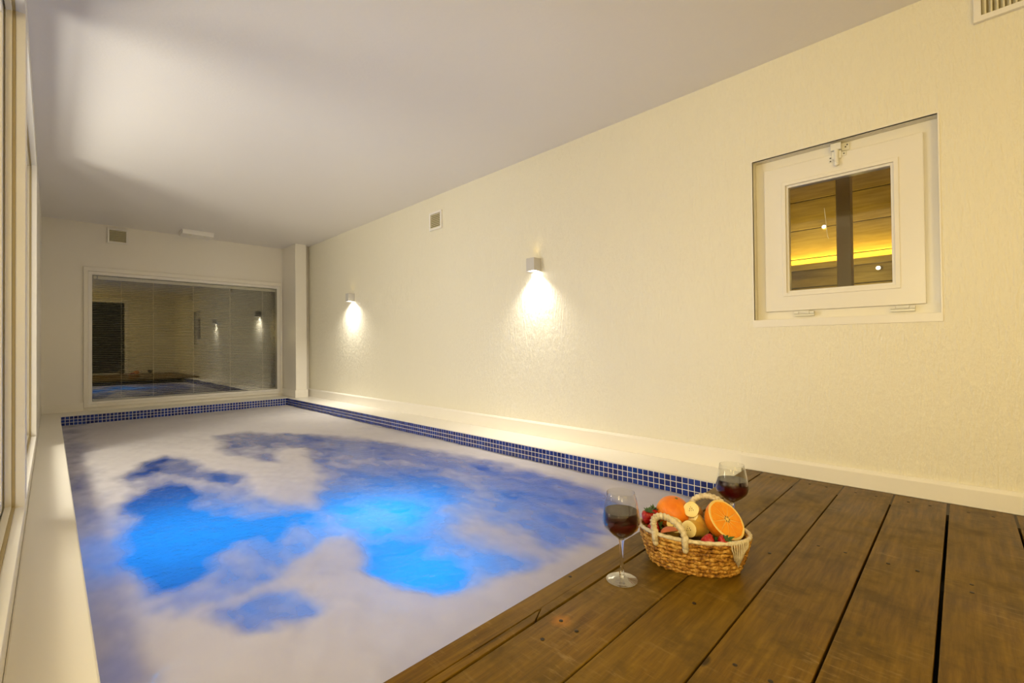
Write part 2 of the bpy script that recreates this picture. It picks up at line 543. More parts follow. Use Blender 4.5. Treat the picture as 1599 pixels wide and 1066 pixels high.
# baseboards
def base_prof(z0, z1, d):
    return [(0, z0), (0, z1), (-d * .55, z1), (-d, z1 - .012), (-d, z0)]
b = MB().extrude([(XR + x, z) for x, z in base_prof(ZK, .078, .016)], 'y', YD + .02, YF)
tag(b.build('baseboard_right', M['paint'], bevel=.002), kind='structure')
b = MB().extrude([(XR + x, z) for x, z in base_prof(0.0, .076, .020)], 'y', YB, YD + .02)
tag(b.build('baseboard_deck', M['paint'], bevel=.002), kind='structure')
b = MB().box(XL, ox0, YF - .014, YF, ZK, .069)
tag(b.build('baseboard_far', M['paint'], bevel=.003), kind='structure')

# coping round the pool
b = MB()
b.prism([(PX1, .3), (XR, .3), (XR, YF), (XL, YF), (XL, .3), (PX0, .3), (PX0, PY1), (PX1, PY1)], ZK - .10, ZK)
cop = tag(b.build('coping', M['paint'], bevel=.004), kind='structure')

# pool basin
b = MB()
b.box(PX1 + .006, PX1 + .1, .3, PY1 + .1, ZB, ZK - .002)
b.box(PX0 - .1, PX0 - .006, .3, PY1 + .1, ZB, ZK - .002)
b.box(PX0 - .1, PX1 + .1, PY1 + .006, PY1 + .1, ZB, ZK - .002)
b.box(PX0 - .1, PX1 + .1, .25, .3, ZB, ZK - .05)
b.box(PX0 - .1, PX1 + .1, .25, PY1 + .1, ZB - .05, ZB)
basin = tag(b.build('pool_basin', M['basin']), kind='structure')

# mosaic band at the waterline: pale grout bed and glass tiles standing proud of it
PT, TS = .0289, .0252
b = MB()
b.box(PX1 + .0005, PX1 + .007, YD - .4, PY1, ZK - 4.2 * PT, ZK)
b.build('grout_bed', M['grout'], basin)
b = MB()
b.box(PX0 - .007, PX1 + .007, PY1 + .0005, PY1 + .007, ZK - 4.2 * PT, ZK)
b.box(PX0 - .012, PX0 - .006, YD - .4, PY1, ZK - 4.2 * PT, ZK - .008)
b.build('grout_bed', M['grout'], basin)
h = TS / 2
def tile_mesh(axis):
    q = MB()
    k = .0012
    a = [(-h, -h), (h, -h), (h, h), (-h, h)]
    i = [(-h + k, -h + k), (h - k, -h + k), (h - k, h - k), (-h + k, h - k)]
    P = (lambda p, d: (-d, p[0], p[1])) if axis == 'x' else ((lambda p, d: (p[0], -d, p[1])) if axis == 'y' else (lambda p, d: (d, p[0], p[1])))
    vs = [P(p, -.001) for p in a] + [P(p, .0012) for p in a] + [P(p, .0022) for p in i]
    fs = [(8, 9, 10, 11)]
    for n in range(4):
        n2 = (n + 1) % 4
        fs += [(n, n2, 4 + n2, 4 + n), (4 + n, 4 + n2, 8 + n2, 8 + n)]
    q.add(vs, fs)
    return q
tmx = tile_mesh('x').mesh('tile', M['tile'])
NR = int((PY1 - YD + .2) / PT)
rest = MB()
tx, ty = tile_mesh('x'), tile_mesh('y')
tz = tile_mesh('z')
cnt = 0
for i in range(NR, -1, -1):
    y = PY1 - PT * (i + .5)
    if y < YD - .1:
        continue
    for r in range(4):
        z = ZK - PT * (r + .5) - .001
        if r < 3 and cnt < 300 and y > YD - .02:
            link('tile', tmx, basin, (PX1, y, z))
            cnt += 1
        else:
            rest.add([(PX1 + v[0], y + v[1], z + v[2]) for v in tx.v], tx.f)
i = 0
while PX0 + PT * (i + 1) < PX1 + .01:
    x = PX0 + PT * (i + .5) + .004
    for r in range(4):
        z = ZK - PT * (r + .5) - .001
        rest.add([(x + v[0], PY1 + v[1], z + v[2]) for v in ty.v], ty.f)
    i += 1
for i in range(NR):
    y = PY1 - PT * (i + .5)
    for r in range(4):
        z = ZK - PT * (r + .5) - .001
        rest.add([(PX0 - .006 + v[0], y + v[1], z + v[2]) for v in tz.v], tz.f)
o = rest.build('tile_band', M['tile'], basin)
tag(o, kind='stuff')

# deck: dark sub-floor, boards lying across the room
sub = MB()
sub.box(XL, XR, YB, YD - .03, -.12, -.10)
for x in (.2, .9, 1.6, 2.28):
    sub.box(x - .03, x + .03, YB, YD - .012, -.10, -.0225)
floor = tag(sub.build('floor', M['dark']), kind='structure')
edges = [.671, .515, .3585, .196, .042, -.124]
while edges[-1] > YB + .2:
    edges.append(edges[-1] - .158)
GAP = {.671: .0036, .515: .0017, .3585: .0022, .196: .0025, .042: .0036}   # half gap widths
gw = lambda e: GAP.get(e, .0030)
xe = XR - .0205
b = MB()
zt, zb = 0.0, -.022
b.box(XL, xe, .6950, YD, zb, zt)
b.prism([(XL, .6735), (.745, .6735), (.785, .6925), (.772, .6935), (XL, .6925)], zb, zt - .0006)
b.prism([(.752, .6735), (xe, .6735), (xe, .6952), (.776, .6952), (.790, .6930)], zb, zt)
b.build('plank', M['wood'], floor, bevel=.0012)
for a, c in zip(edges, edges[1:] + [YB]):
    MB().box(XL, xe, c + gw(c), a - gw(a), zb, zt + random.uniform(-.0008, .0008)).build('plank', M['wood'], floor, bevel=.0018)
    if a > -.4:
        MB().box(2.193 if a != .671 else 2.30, xe, a - gw(a) * 1.05, a + gw(a) * 1.05, zb, zt - .0012).build('joint_filler', M['wood_fill'], floor)
# second thin crack beside the gap nearest the wall corner: narrow slip of wood
# screws sunk in the boards
scr = MB().lathe([(0, .0004), (.0036, .0004), (.0044, .0001), (.0046, -.001)], 12).mesh('screw', mat('old_screw', (.03, .02, .012), .5, .3), 40)
for x, y in [(.784, .631), (.708, .619), (.778, .585), (.950, .733), (2.28, .62), (2.28, .57), (2.28, .47), (2.28, .41), (2.27, .31), (2.27, .245), (2.27, .15), (2.27, .09), (2.27, -.01), (2.27, -.07), (1.6, .31), (1.6, .245), (1.6, .15), (1.6, .09), (1.6, -.01), (1.45, .40), (1.55, .04 - .05), (.9, .31), (.9, .25), (1.05, .45)]:
    link('screw', scr, floor, (x, y, .0006))

# ================================================================== windows
# window_1: small inward-tilting sash in the right wall
xw = XR + .055
fr = tag(MB().frame('x', (WY0, WY1, WZ0, WZ1), (WY0 + .045, WY1 - .045, WZ0 + .04, WZ1 - .04), xw, XR + T).build('window_1', M['paint'], bevel=.002), kind='structure')
sy0, sy1, sz0, sz1 = .094, .664, .752, 1.428
gy0, gy1, gz0, gz1 = .196, .564, .846, 1.326
xs = XR + .040
sash = MB().frame('x', (sy0, sy1, sz0, sz1), (gy0 - .012, gy1 + .012, gz0 - .012, gz1 + .012), xs, xw + .03).build('sash', M['paint'], fr, bevel=.003)
MB().frame('x', (gy0 - .026, gy1 + .026, gz0 - .026, gz1 + .026), (gy0 - .010, gy1 + .010, gz0 - .010, gz1 + .010), xs - .004, xs + .004).build('moulding', M['paint'], sash, bevel=.0015)
MB().frame('x', (gy0 - .012, gy1 + .012, gz0 - .012, gz1 + .012), (gy0, gy1, gz0, gz1), xs + .006, xw + .028).build('glazing_bead', M['pvc'], sash, bevel=.002)
MB().box(xs + .022, xs + .026, gy0 - .004, gy1 + .004, gz0 - .004, gz1 + .004).build('pane', M['pane'], sash)
b = MB()
yy = [(.427, 1.205), (.424, 1.17), (.422, 1.15), (.420, 1.12), (.418, 1.09), (.416, 1.075), (.412, 1.065)]
b.tube([(xs + .0205, a, c) for a, c in yy], lambda i, a: .0010 + .0006 * (i % 2), 5)
b.build('pale_mark', mat('white_mark', (.7, .66, .5), .6), sash)  # thin pale curving line on the pane
for y in (.505, .165):          # hinges at the sill
    hb = MB().tube([(xs - .006, y - .038, sz0 - .012), (xs - .006, y - .022, sz0 - .012)], .007, 10)
    hb.tube([(xs - .006, y - .020, sz0 - .010), (xs - .006, y + .020, sz0 - .010)], .0085, 10)
    hb.tube([(xs - .006, y + .022, sz0 - .012), (xs - .006, y + .038, sz0 - .012)], .007, 10)
    hb.box(xs - .006, xw + .002, y - .038, y + .038, sz0 - .026, sz0 - .008)
    hb.build('hinge', M['metal'], fr, smooth=35)
# bolt at the head of the sash
ly, lz = .374, 1.432
lb = MB().box(xs - .010, xs + .001, ly - .017, ly + .017, lz - .030, lz + .004)
lb.box(xs - .004, xs + .001, ly - .034, ly - .016, lz - .022, lz - .004)
lb.box(xs - .003, xs + .001, ly + .016, ly + .030, lz - .040, lz - .012)
latch = lb.build('latch', M['metal'], fr, bevel=.002)
MB().tube([(xs - .012, ly, lz - .052), (xs - .012, ly, lz - .030), (xs - .012, ly, lz + .030)], .0085, 12).build('bolt_pin', M['metal'], latch, smooth=40)
MB().sphere(.0095, 12, 8, (xs - .013, ly, lz - .054)).build('bolt_knob', M['metal'], latch, smooth=True)
kb = MB().box(xs - .02, xw + .001, ly - .018, ly + .020, lz + .006, lz + .036)
kb.box(xw - .006, xw + .001, ly - .044, ly - .016, lz + .004, lz + .034)
kb.build('keeper', M['metal'], latch, bevel=.002)
for a, c, d in ((-.030, .018, xw - .0065), (-.026, -.013, xs - .0045), (.023, -.020, xs - .0035), (.023, -.034, xs - .0035), (-.036, .026, xw - .0065)):
    MB().tube([(d, ly + a, lz + c), (d - .001, ly + a, lz + c)], .003, 8).build('screw_hole', M['hole'], latch)

# the panelled room seen through it
b = MB()
rx = 4.3
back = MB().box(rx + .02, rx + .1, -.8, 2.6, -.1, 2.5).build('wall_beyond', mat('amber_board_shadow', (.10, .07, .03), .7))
tag(back, kind='structure')
bm_ = mat('honey_wood_panel', (.34, .24, .09), .5)
t = NT(bm_)
g = t.noise(t.pos((6, 1.2, 14)), 4, 4, .6)
t.link(t.ramp(g, [(.3, (.34, .25, .07)), (.7, (.52, .40, .14))]), t.b.inputs['Base Color'])
for k in range(9):
    z0 = .35 + k * .235
    MB().box(rx, rx + .02, -.8, 2.6, z0, z0 + .229).build('panel', bm_, back, bevel=.003)
b = MB().box(rx - .075, rx, -.78, 2.58, 1.185, 1.215)
b.box(rx - .075, rx - .065, -.78, 2.58, 1.215, 1.232)
led = tag(b.build('light_ledge', bm_), 'long amber-lit ledge on the wall seen through the small window', 'ledge')
MB().box(rx - .05, rx - .035, -.78, 2.58, 1.2152, 1.222).build('light_strip', M['e_strip'], led)
la = lamp('strip_glow', 'AREA', (rx - .04, .9, 1.235), 9.0, (1.0, .68, .10), None, shape='RECTANGLE', size=.03, size_y=3.3)
la.rotation_euler = (R(180), 0, 0)
b = MB().box(3.3, 3.39, .452, .522, -.1, 2.5)
tag(b.build('wooden_post', mat('grey_brown_post', (.40, .33, .20), .6), bevel=.004), 'grey brown wooden post seen through the small window', 'post')
b = MB().box(XR + T, rx + .1, -.8, 2.6, 2.4, 2.5)
tag(b.build('ceiling_beyond', bm_), kind='structure')
b = MB().box(XR + T, rx + .1, -.8, 2.6, -.2, -.1)
tag(b.build('floor_beyond', M['wood_fill']), kind='structure')
b = MB().box(XR + T, rx + .1, -.9, -.8, -.1, 2.4)
b.box(XR + T, rx + .1, 2.6, 2.7, -.1, 2.4)
tag(b.build('wall_beyond_ends', bm_), kind='structure')
for n, (y, z, l) in enumerate([(.754, 1.516, 'small bright spotlight left of the post beyond the small window'), (.425, 1.15, 'tiny spotlight right of the post beyond the small window')]):
    s = empty('spotlight', (rx - .03, y, z))
    tag(s, l, 'spotlight', 'spotlights beyond the small window')
    MB().lathe([(0, 0), (.016, 0), (.018, .006), (.015, .03), (0, .03)], 16).build('housing', M['metal'], s, smooth=40).rotation_euler = (0, R(90), 0)
    q = MB().lathe([(0, -.001), (.012, -.001), (.012, .001), (0, .001)], 16).build('lens', M['e_spot'], s)
    q.rotation_euler = (0, R(90), 0)
    q.location = (-.0015, 0, 0)
    lamp('spotlight_glow', 'POINT', (-.35, .1, -.05), 1.5, (1.0, .74, .16), s, shadow_soft_size=.02)

# window_2: wide window in the far wall with a venetian blind behind the glass
fo = tag(MB().frame('y', (ox0, ox1, oz0, oz1), (.275, 2.135, .045, 1.425), YF - .016, YF + T).build('window_2', M['paint'], bevel=.003), kind='structure')
MB().frame('y', (.275, 2.135, .045, 1.425), (FX0, FX1, FZ0, FZ1), YF - .004, YF + .075).build('sash', M['pvc'], fo, bevel=.004)
MB().box(FX0 - .005, FX1 + .005, YF + .010, YF + .014, FZ0 - .005, FZ1 + .005).build('pane', M['pane_far'], fo)
MB().box(FX0 - .02, FX1 + .02, YF + .11, YF + .115, FZ0 - .02, FZ1 + .02).build('night_pane', mat('night_behind_glass', (.010, .011, .012), .06), fo)
bl = empty('venetian_blind', (1.2, YF + .045, FZ0))
tag(bl, 'white venetian blind with open slats inside the wide far window', 'blind')
def bpart(bb, name, ma, **k):
    q = bb.build(name, ma, bl, **k)
    q.matrix_parent_inverse = Matrix.Translation((-1.2, -YF - .045, -FZ0))
    return q
bpart(MB().box(FX0 + .045, FX1 - .004, YF + .022, YF + .062, FZ1 - .040, FZ1 - .008), 'headrail', M['pvc'], bevel=.002)
q = bpart(MB().box(FX0 + .002, FX0 + .044, YF + .022, YF + .062, FZ1 - .046, FZ1 - .002), 'end_bracket', mat('brown_bracket', (.10, .075, .05), .5), bevel=.002)
MB().tube([(FX0 + .024, YF + .0225, FZ1 - .024), (FX0 + .024, YF + .0195, FZ1 - .024)], .015, 16).build('bracket_cap', M['vent'], q)
sl = MB()
L2 = (FX1 - FX0) / 2 - .006
prof = [(-.0100, -.0016), (-.005, .0004), (0, .0010), (.005, .0004), (.0100, -.0016), (.005, -.0001), (0, .0005), (-.005, -.0001)]
ang = R(9)
prof = [(a * math.cos(ang) - c * math.sin(ang), a * math.sin(ang) + c * math.cos(ang)) for a, c in prof]
sl.extrude(prof, 'x', -L2, L2)
slm = sl.mesh('slat', mat('cream_blind_slat', (.80, .76, .66), .4), 60)
NS = 66
for k in range(NS):
    z = .018 + (FZ1 - FZ0 - .075) * k / (NS - 1)
    link('slat', slm, bl, ((FX0 + FX1) / 2 - 1.2, 0, z))
bpart(MB().box(FX0 + .008, FX1 - .008, YF + .036, YF + .056, FZ0 + .002, FZ0 + .012), 'bottom_rail', M['pvc'], bevel=.002)
for x in (.540, .815, 1.19, 1.57, 1.94):
    c = MB().tube([(x, YF + .0335, FZ0 + .005), (x, YF + .0335, FZ1 - .03)], .0011, 5)
    c.tube([(x, YF + .0565, FZ0 + .005), (x, YF + .0565, FZ1 - .03)], .0011, 5)
    bpart(c, 'ladder_cord', M['pvc_cream'])

# window_3, window_4: sliding windows of the left wall, seen almost edge on
for n, (y0, y1) in enumerate(LW):
    b = MB().frame('x', (y0, y1, LZ0, LZ1), (y0 + .006, y1 - .006, LZ0 + .006, LZ1 - .006), XL - .022, XL + .002)
    w = tag(b.build('window_%d' % (3 + n), M['pvc'], bevel=.001), kind='structure')
    MB().frame('x', (y0, y1, LZ0, LZ1), (y0 + .010, y1 - .010, LZ0 + .010, LZ1 - .010), XL - .030, XL - .022).build('seal', M['groove'], w)
    MB().frame('x', (y0, y1, LZ0, LZ1), (y0 + .016, y1 - .016, LZ0 + .016, LZ1 - .016), XL - .046, XL - .030).build('track', M['pvc_cream'], w, bevel=.0015)
    MB().frame('x', (y0, y1, LZ0, LZ1), (y0 + .05, y1 - .05, LZ0 + .05, LZ1 - .05), XL - .085, XL - .050).build('sash', M['pvc'], w, bevel=.003)
    MB().box(XL - .070, XL - .066, y0 + .045, y1 - .045, LZ0 + .045, LZ1 - .045).build('pane', M['pane'], w)

# the lit room behind them
sx = -2.6
b = MB()
b.box(sx - .1, sx, YB, YF, -.2, ZC)
b.box(sx - .1, XL - .16, YB - .1, YB, -.2, ZC)
b.box(sx - .1, XL - .16, YF, YF + .1, -.2, ZC)
tag(b.build('wall_side_room', M['paint']), kind='structure')
tag(MB().box(sx, XL - .16, YB, YF, -.2, -.1).build('floor_side_room', M['wood_fill']), kind='structure')
tag(MB().box(sx - .1, XL - T - .001, YB - .1, YF + .1, ZC, ZC + .1).build('ceiling_side_room', M['ceil']), kind='structure')

# ================================================================== water and foam
N1, N2 = 168, 460
gx = np.linspace(PX0 - .004, PX1 + .004, N1)
gy = np.linspace(.32, PY1 + .004, N2)
X, Y = np.meshgrid(gx, gy)
wave = (fbm(X * 5, Y * 5, 4) - .5) * .012 + (fbm(X * 22, Y * 22, 2) - .5) * .004
dens = np.ones_like(X) * .97
wx = X + (fbm(X * 4 + 3, Y * 3.0, 3) - .5) * .10 + (fbm(X * 14 + 3, Y * 7, 3) - .5) * .05
wy = Y + (fbm(X * 4 + 40, Y * 2.2 + 7, 3) - .5) * .22 + (fbm(X * 14 + 1, Y * 7 + 2, 3) - .5) * .08
def sdist(px, py, poly):
    d = np.full(px.shape, 1e9)
    ins = np.zeros(px.shape, bool)
    n = len(poly)
    for i in range(n):
        ax, ay = poly[i]
        bx, by = poly[(i + 1) % n]
        ex, ey = bx - ax, by - ay
        t_ = np.clip(((px - ax) * ex + (py - ay) * ey) / (ex * ex + ey * ey + 1e-12), 0, 1)
        d = np.minimum(d, (px - ax - t_ * ex) ** 2 + (py - ay - t_ * ey) ** 2)
        c = ((ay > py) != (by > py))
        with np.errstate(divide='ignore', invalid='ignore'):
            xx = ex * (py - ay) / (ey if abs(ey) > 1e-9 else 1e-9) + ax
        ins ^= c & (px < xx)
    return np.where(ins, -1, 1) * np.sqrt(d)
for val, feather, poly in FOAM_REGIONS:
    s = sdist(wx, wy, poly)
    k = np.clip(.5 - s / (2 * feather), 0, 1)
    k = k * k * (3 - 2 * k)
    dens = dens * (1 - k) + val * k
wisp = fbm(X * 9 + 5, Y * 4.5, 4) - .5
wisp2 = fbm(X * 26 + 5, Y * 13, 3) - .5
mid = 4 * dens * (1 - dens)
dens = np.clip(dens + mid * (wisp * .9 + wisp2 * .35), 0, 1)
dens = np.clip(dens, 0.0, .97)

def grid_mesh(name, Z, keep=None):
    vid = np.arange(N1 * N2).reshape(N2, N1)
    a, b_, c, d = vid[:-1, :-1].ravel(), vid[:-1, 1:].ravel(), vid[1:, 1:].ravel(), vid[1:, :-1].ravel()
    F = np.stack([a, b_, c, d], 1)
    if keep is not None:
        kf = keep.ravel()[F].any(axis=1)
        F = F[kf]
    V = np.stack([X.ravel(), Y.ravel(), Z.ravel()], 1)
    used = np.unique(F)
    mp = -np.ones(len(V), int)
    mp[used] = np.arange(len(used))
    me = bpy.data.meshes.new(name)
    me.from_pydata(V[used].tolist(), [], mp[F].tolist())
    me.shade_smooth()
    return me, used
me, _ = grid_mesh('pool_water', ZW + wave)
me.materials.append(M['water'])
tag(link('pool_water', me), 'blue lit bubbling water filling the pool', 'water', kind='stuff')
lift = .002 + .010 * dens * (.6 + .8 * fbm(X * 6 + 9, Y * 6, 3))
me, used = grid_mesh('pool_foam', ZW + wave + lift, dens > .10)
at = me.attributes.new('foam_cover', 'FLOAT', 'POINT')
at.data.foreach_set('value', np.where(dens < .10, dens, dens).ravel()[used].astype(np.float32))
me.materials.append(M['foam'])
tag(link('pool_foam', me), 'soft white foam drifting in patches over the blue pool water', 'foam', kind='stuff')

# underwater lamps
def pool_lamp(x, y, depth, power, label):
    z = ZW - depth
    o = empty('pool_lamp', (x, y, z))
    tag(o, label, 'lamp', 'underwater pool lamps')
    MB().lathe([(0, -.05), (.07, -.05), (.085, -.02), (.085, 0), (.070, .004), (.066, 0)], 24).build('housing', M['pvc'], o, smooth=40)
    MB().lathe([(0, .006), (.04, .004), (.066, 0)], 24).build('lens', M['e_pool'], o, smooth=True)
    MB().tube([(0, 0, -.05), (0, 0, ZB - z)], .025, 12).build('riser', M['pvc'], o, smooth=40)
    lamp('pool_lamp_glow', 'POINT', (0, 0, .03), power, C_POOL, o, shadow_soft_size=.06)
pool_lamp(.34, 2.20, .55, P_POOL * 1.3, 'underwater lamp glowing below the cyan patch near the left coping')
pool_lamp(1.02, 1.78, .42, P_POOL * 1.35, 'underwater lamp glowing below the bright patch at mid pool')
pool_lamp(.84, 1.20, .36, P_POOL * .60, 'underwater lamp glowing below the deep blue patch nearest the deck')

# ================================================================== lamps
M['sconce'] = mat('light_grey_enamel', (.58, .56, .53), .4)
def sconce(y, label, k=1.0, ang=118):
    o = empty('wall_sconce', (XR, y, 1.115))
    tag(o, label, 'wall lamp', 'white cube wall lamps above the pool')
    w, d, hh = .036, .072, .088
    b = MB()
    b.box(-d, 0, -w, w, .012, hh)
    b.frame('z', (-d, 0, -w, w), (-d + .006, -.006, -w + .006, w - .006), 0, .012)
    b.build('housing', M['sconce'], o, bevel=.0015)
    MB().box(-d + .007, -.007, -w + .007, w - .007, .006, .010).build('lens', M['e_sconce'], o)
    l = lamp('sconce_beam', 'SPOT', (-d / 2, 0, .002), P_SCONCE * k, C_SCONCE, o, spot_size=R(ang), spot_blend=1.0, shadow_soft_size=.018)
    u = lamp('sconce_upper_beam', 'SPOT', (-d / 2, 0, hh + .006), P_SCONCE * .004, C_WARM, o, spot_size=R(110), spot_blend=1.0, shadow_soft_size=.01)
    u.rotation_euler = (R(180), 0, 0)
sconce(2.086, 'white cube wall lamp shining down, nearer of the two above the pool')
sconce(4.815, 'small white cube wall lamp shining down, nearest the far wide window', 1.35, 150)

# unseen globes added as fill: behind the camera and behind the left windows
def globe(x, y, label, power, col, group, drop=.55):
    o = empty('fill_globe', (x, y, ZC))
    tag(o, label, 'lamp', group)
    MB().lathe([(0, 0), (.05, 0), (.05, -.02), (.006, -.03), (.006, -drop + .04), (0, -drop + .04)], 20).build('ceiling_rose', M['pvc'], o, smooth=40)
    MB().sphere(.045, 20, 12, (0, 0, -drop)).build('globe', M['e_fill'], o, smooth=True)
    lamp('fill_glow', 'POINT', (0, 0, -drop - .30), power, col, o, shadow_soft_size=.24)
globe(.30, -.75, 'added warm fill globe hanging over the deck near the left windows', P_DECK_FILL, C_WARM, 'added fill globes over the deck')
globe(.30, -1.70, 'added warm fill globe hanging over the deck near the door', P_DECK_FILL * .8, C_WARM, 'added fill globes over the deck')
for x, y, k, nth in ((-1.25, -1.3, .44, 'first'), (-1.1, .05, .56, 'second'), (-.85, 2.6, .52, 'third'), (-1.1, 3.5, 1.05, 'fourth')):
    globe(x, y, '%s added fill globe from the door end, unseen behind the left windows' % nth, P_SIDE_FILL * k, C_SIDE_FILL if y > 1 else (1.0, .82, .44), 'added fill globes in the side room', 1.05 if nth == 'third' else .55)

# ================================================================== vents, ceiling box
def vent(name, label, loc, rotz, w, hh, n, vertical=False, bw=.018, d=.016):
    """grille lying in its local xz plane, facing local -y"""
    o = empty(name, loc, (0, 0, rotz))
    tag(o, label, 'vent')
    MB().frame('y', (-w / 2, w / 2, 0, hh), (-w / 2 + bw, w / 2 - bw, bw, hh - bw), -d, 0).build('frame', M['pvc'], o, bevel=.002)
    MB().box(-w / 2 + .004, w / 2 - .004, -.002, 0, .004, hh - .004).build('backing', mat('vent_shadow', (.28, .23, .11), .7), o)
    for k in range(n):
        if vertical:
            x = -w / 2 + bw + (w - 2 * bw) * (k + .5) / n
            q = (w - 2 * bw) / n * .36
            MB().extrude([(x - q, -.003), (x - q * .2, -.003), (x + q, -d * .85), (x + q * .2, -d * .85)], 'z', bw * .9, hh - bw * .9).build('slat', M['vent'], o)
        else:
            z = bw + (hh - 2 * bw) * (k + .5) / n
            q = (hh - 2 * bw) / n * .42
            MB().extrude([(-.003, z + q), (-.003, z + q * .3), (-d * .85, z - q), (-d * .85, z - q * .3)], 'x', -w / 2 + bw * .9, w / 2 - bw * .9).build('slat', M['vent'], o)
    return o
vent('wall_vent', 'small cream louvred vent near the ceiling above the right wall lamps', (XR, 3.250, 1.625), R(-90), .178, .158, 8)
vent('wall_vent', 'small cream louvred vent high on the far wall above the wide window', (.508, YF, 1.741), 0, .172, .158, 8)
vent('wall_vent', 'large vent grille with upright slats at the top right corner', (XR, -.049 - .20, 1.756), R(-90), .40, .150, 24, True, .020, .018)

o = empty('emergency_light', (1.165, 6.16, ZC))
tag(o, 'flat white rectangular light fitting on the ceiling above the far window', 'ceiling light')
b = MB().box(-.152, .152, -.11, .11, -.012, 0)
b.build('base_plate', M['pvc'], o, bevel=.002)
b = MB().extrude([(-.105, -.012), (-.095, -.045), (.095, -.045), (.105, -.012)], 'x', -.148, .148)
b.build('cover', M['pvc'], o, bevel=.004)
for x in (-.07, .07):
    MB().box(x - .012, x + .012, -.06, -.045, -.047, -.0445).build('indicator', M['vent'], o)

# ================================================================== wine glasses
def wine_glass(x, y, label):
    o = empty('wine_glass', (x, y, 0))
    tag(o, label, 'wine glass', 'glasses of red wine on the deck')
    outer = [(.0075, .104), (.016, .111), (.030, .122), (.042, .134), (.0470, .144), (.0478, .152), (.0465, .165), (.0440, .180), (.0400, .203), (.0355, .224)]
    inner = [(r - .0009, z) for r, z in outer[::-1]]
    inner[-1] = (.0035, .1065)
    prof = outer + [(.0351, .2246)] + inner + [(0.0001, .1060)]
    # bowl wall below the rim; bottom closed by the stem
    MB().lathe(prof, 48).build('bowl', M['glass_thin'], o, smooth=True)
    stem = [(.0001, .1035), (.0074, .1040), (.0066, .098), (.0050, .088), (.0042, .070), (.0042, .050), (.0048, .035), (.0062, .022), (.0066, .016), (.0060, .012), (.0075, .0098), (.0130, .0085)]
    foot = [(.022, .0062), (.033, .0036), (.0385, .0026), (.0397, .0016), (.0390, .0004), (.0001, .0004)]
    MB().lathe(stem[:-1] + [(.0076, .0090), (.0001, .0090)], 32).build('stem', M['stem'], o, smooth=50)
    MB().lathe([(.0001, .0094), (.0072, .0093)] + stem[-1:] + foot, 40).build('foot', M['glass'], o, smooth=50)
    lev = .1775
    wp = [(.0001, .1068), (.006, .1072)]
    for r, z in outer[1:]:
        if z < lev:
            wp.append((r - .0016, z + .0006))
    wp += [(.0427, lev - .0004), (.0424, lev), (.0001, lev - .0005)]
    MB().lathe(wp, 48).build('wine', M['wine'], o, smooth=50)
    return o
wine_glass(1.028, .627, 'stemmed glass of red wine at the pool edge, left of the fruit basket')
wine_glass(1.499, .517, 'stemmed glass of red wine standing behind the fruit basket')

# ================================================================== fruit basket
BC = Vector((1.238, .531, 0))
BR = R(-67.4)
bk = empty('fruit_basket', BC, (0, 0, BR))
tag(bk, 'oval woven straw basket with white rope rim and two rope handles', 'basket')
def straw(name, c0, c1, c2):
    ma = mat(name, c1, .55, spec=.3)
    t = NT(ma)
    n = t.noise(t.pos((1, 1, 1), obj=True), 160, 4, .65)
    n2 = t.noise(t.pos((1, 1, 1), obj=True), 60, 3, .6)
    f = t.math('ADD', t.math('MULTIPLY', n, .5), t.math('MULTIPLY', n2, .5))
    t.link(t.ramp(f, [(.40, c0), (.5, c1), (.60, c2)]), t.b.inputs['Base Color'])
    t.link(t.bump(n, .35, .001), t.b.inputs['Normal'])
    return ma
M['straw'] = straw('woven_straw', (.13, .045, .004), (.42, .19, .022), (.66, .40, .10))
M['rope'] = straw('white_cotton_rope', (.52, .42, .26), (.68, .58, .40), (.74, .66, .50))
A0, B0, A1, B1, HB = .104, .063, .139, .093, .094
def ring(f):
    e = f ** .62
    return A0 + (A1 - A0) * e, B0 + (B1 - B0) * e
NC = 8
rr = HB / NC * .5
for k in range(NC):
    f = (k + .5) / NC
    a, c = ring(f)
    z = HB * f
    n = 150
    pts = [(a * math.cos(2 * math.pi * i / n), c * math.sin(2 * math.pi * i / n), z + .0007 * math.sin(i * 1.1 + k)) for i in range(n)]
    ph = random.random() * 6
    def rad(i, an, ph=ph, k=k):
        # two-strand braid: lobes that run slantwise along the coil
        return rr * (1.06 + .34 * math.sin(i * 2 * math.pi * 25 / 150 + (an if k % 2 else -an) * 1.6 + ph) + .10 * math.sin(i * 2.3 + an * 2 + k))
    MB().tube(pts, rad, 8, closed=True).build('coil', M['straw'], bk, smooth=True)
b = MB()
n = 40
vs = [(0, 0, .003)] + [(A0 * math.cos(2 * math.pi * i / n), B0 * math.sin(2 * math.pi * i / n), .003) for i in range(n)]
b.add(vs, [(0, 1 + i, 1 + (i + 1) % n) for i in range(n)])
vs2 = [(x, y, .006) for x, y, z in vs]
b.add(vs2, [(0, 1 + i, 1 + (i + 1) % n) for i in range(n)])
b.build('base', M['straw'], bk)
# padding the fruit lies on
vs, fs = [], []
nr, na = 8, 40
for j in range(nr + 1):
    q = j / nr
    for i in range(na):
        an = 2 * math.pi * i / na
        a, c = ring(.60)
        vs.append(((a - .006) * q * math.cos(an), (c - .006) * q * math.sin(an), .064 - .008 * q ** 2 + .003 * math.sin(5 * an + 7 * q)))
for j in range(nr):
    for i in range(na):
        fs.append((j * na + i, (j + 1) * na + i, (j + 1) * na + (i + 1) % na, j * na + (i + 1) % na))
MB().add(vs, fs).build('padding', mat('brown_paper_padding', (.16, .09, .035), .8), bk, smooth=True)
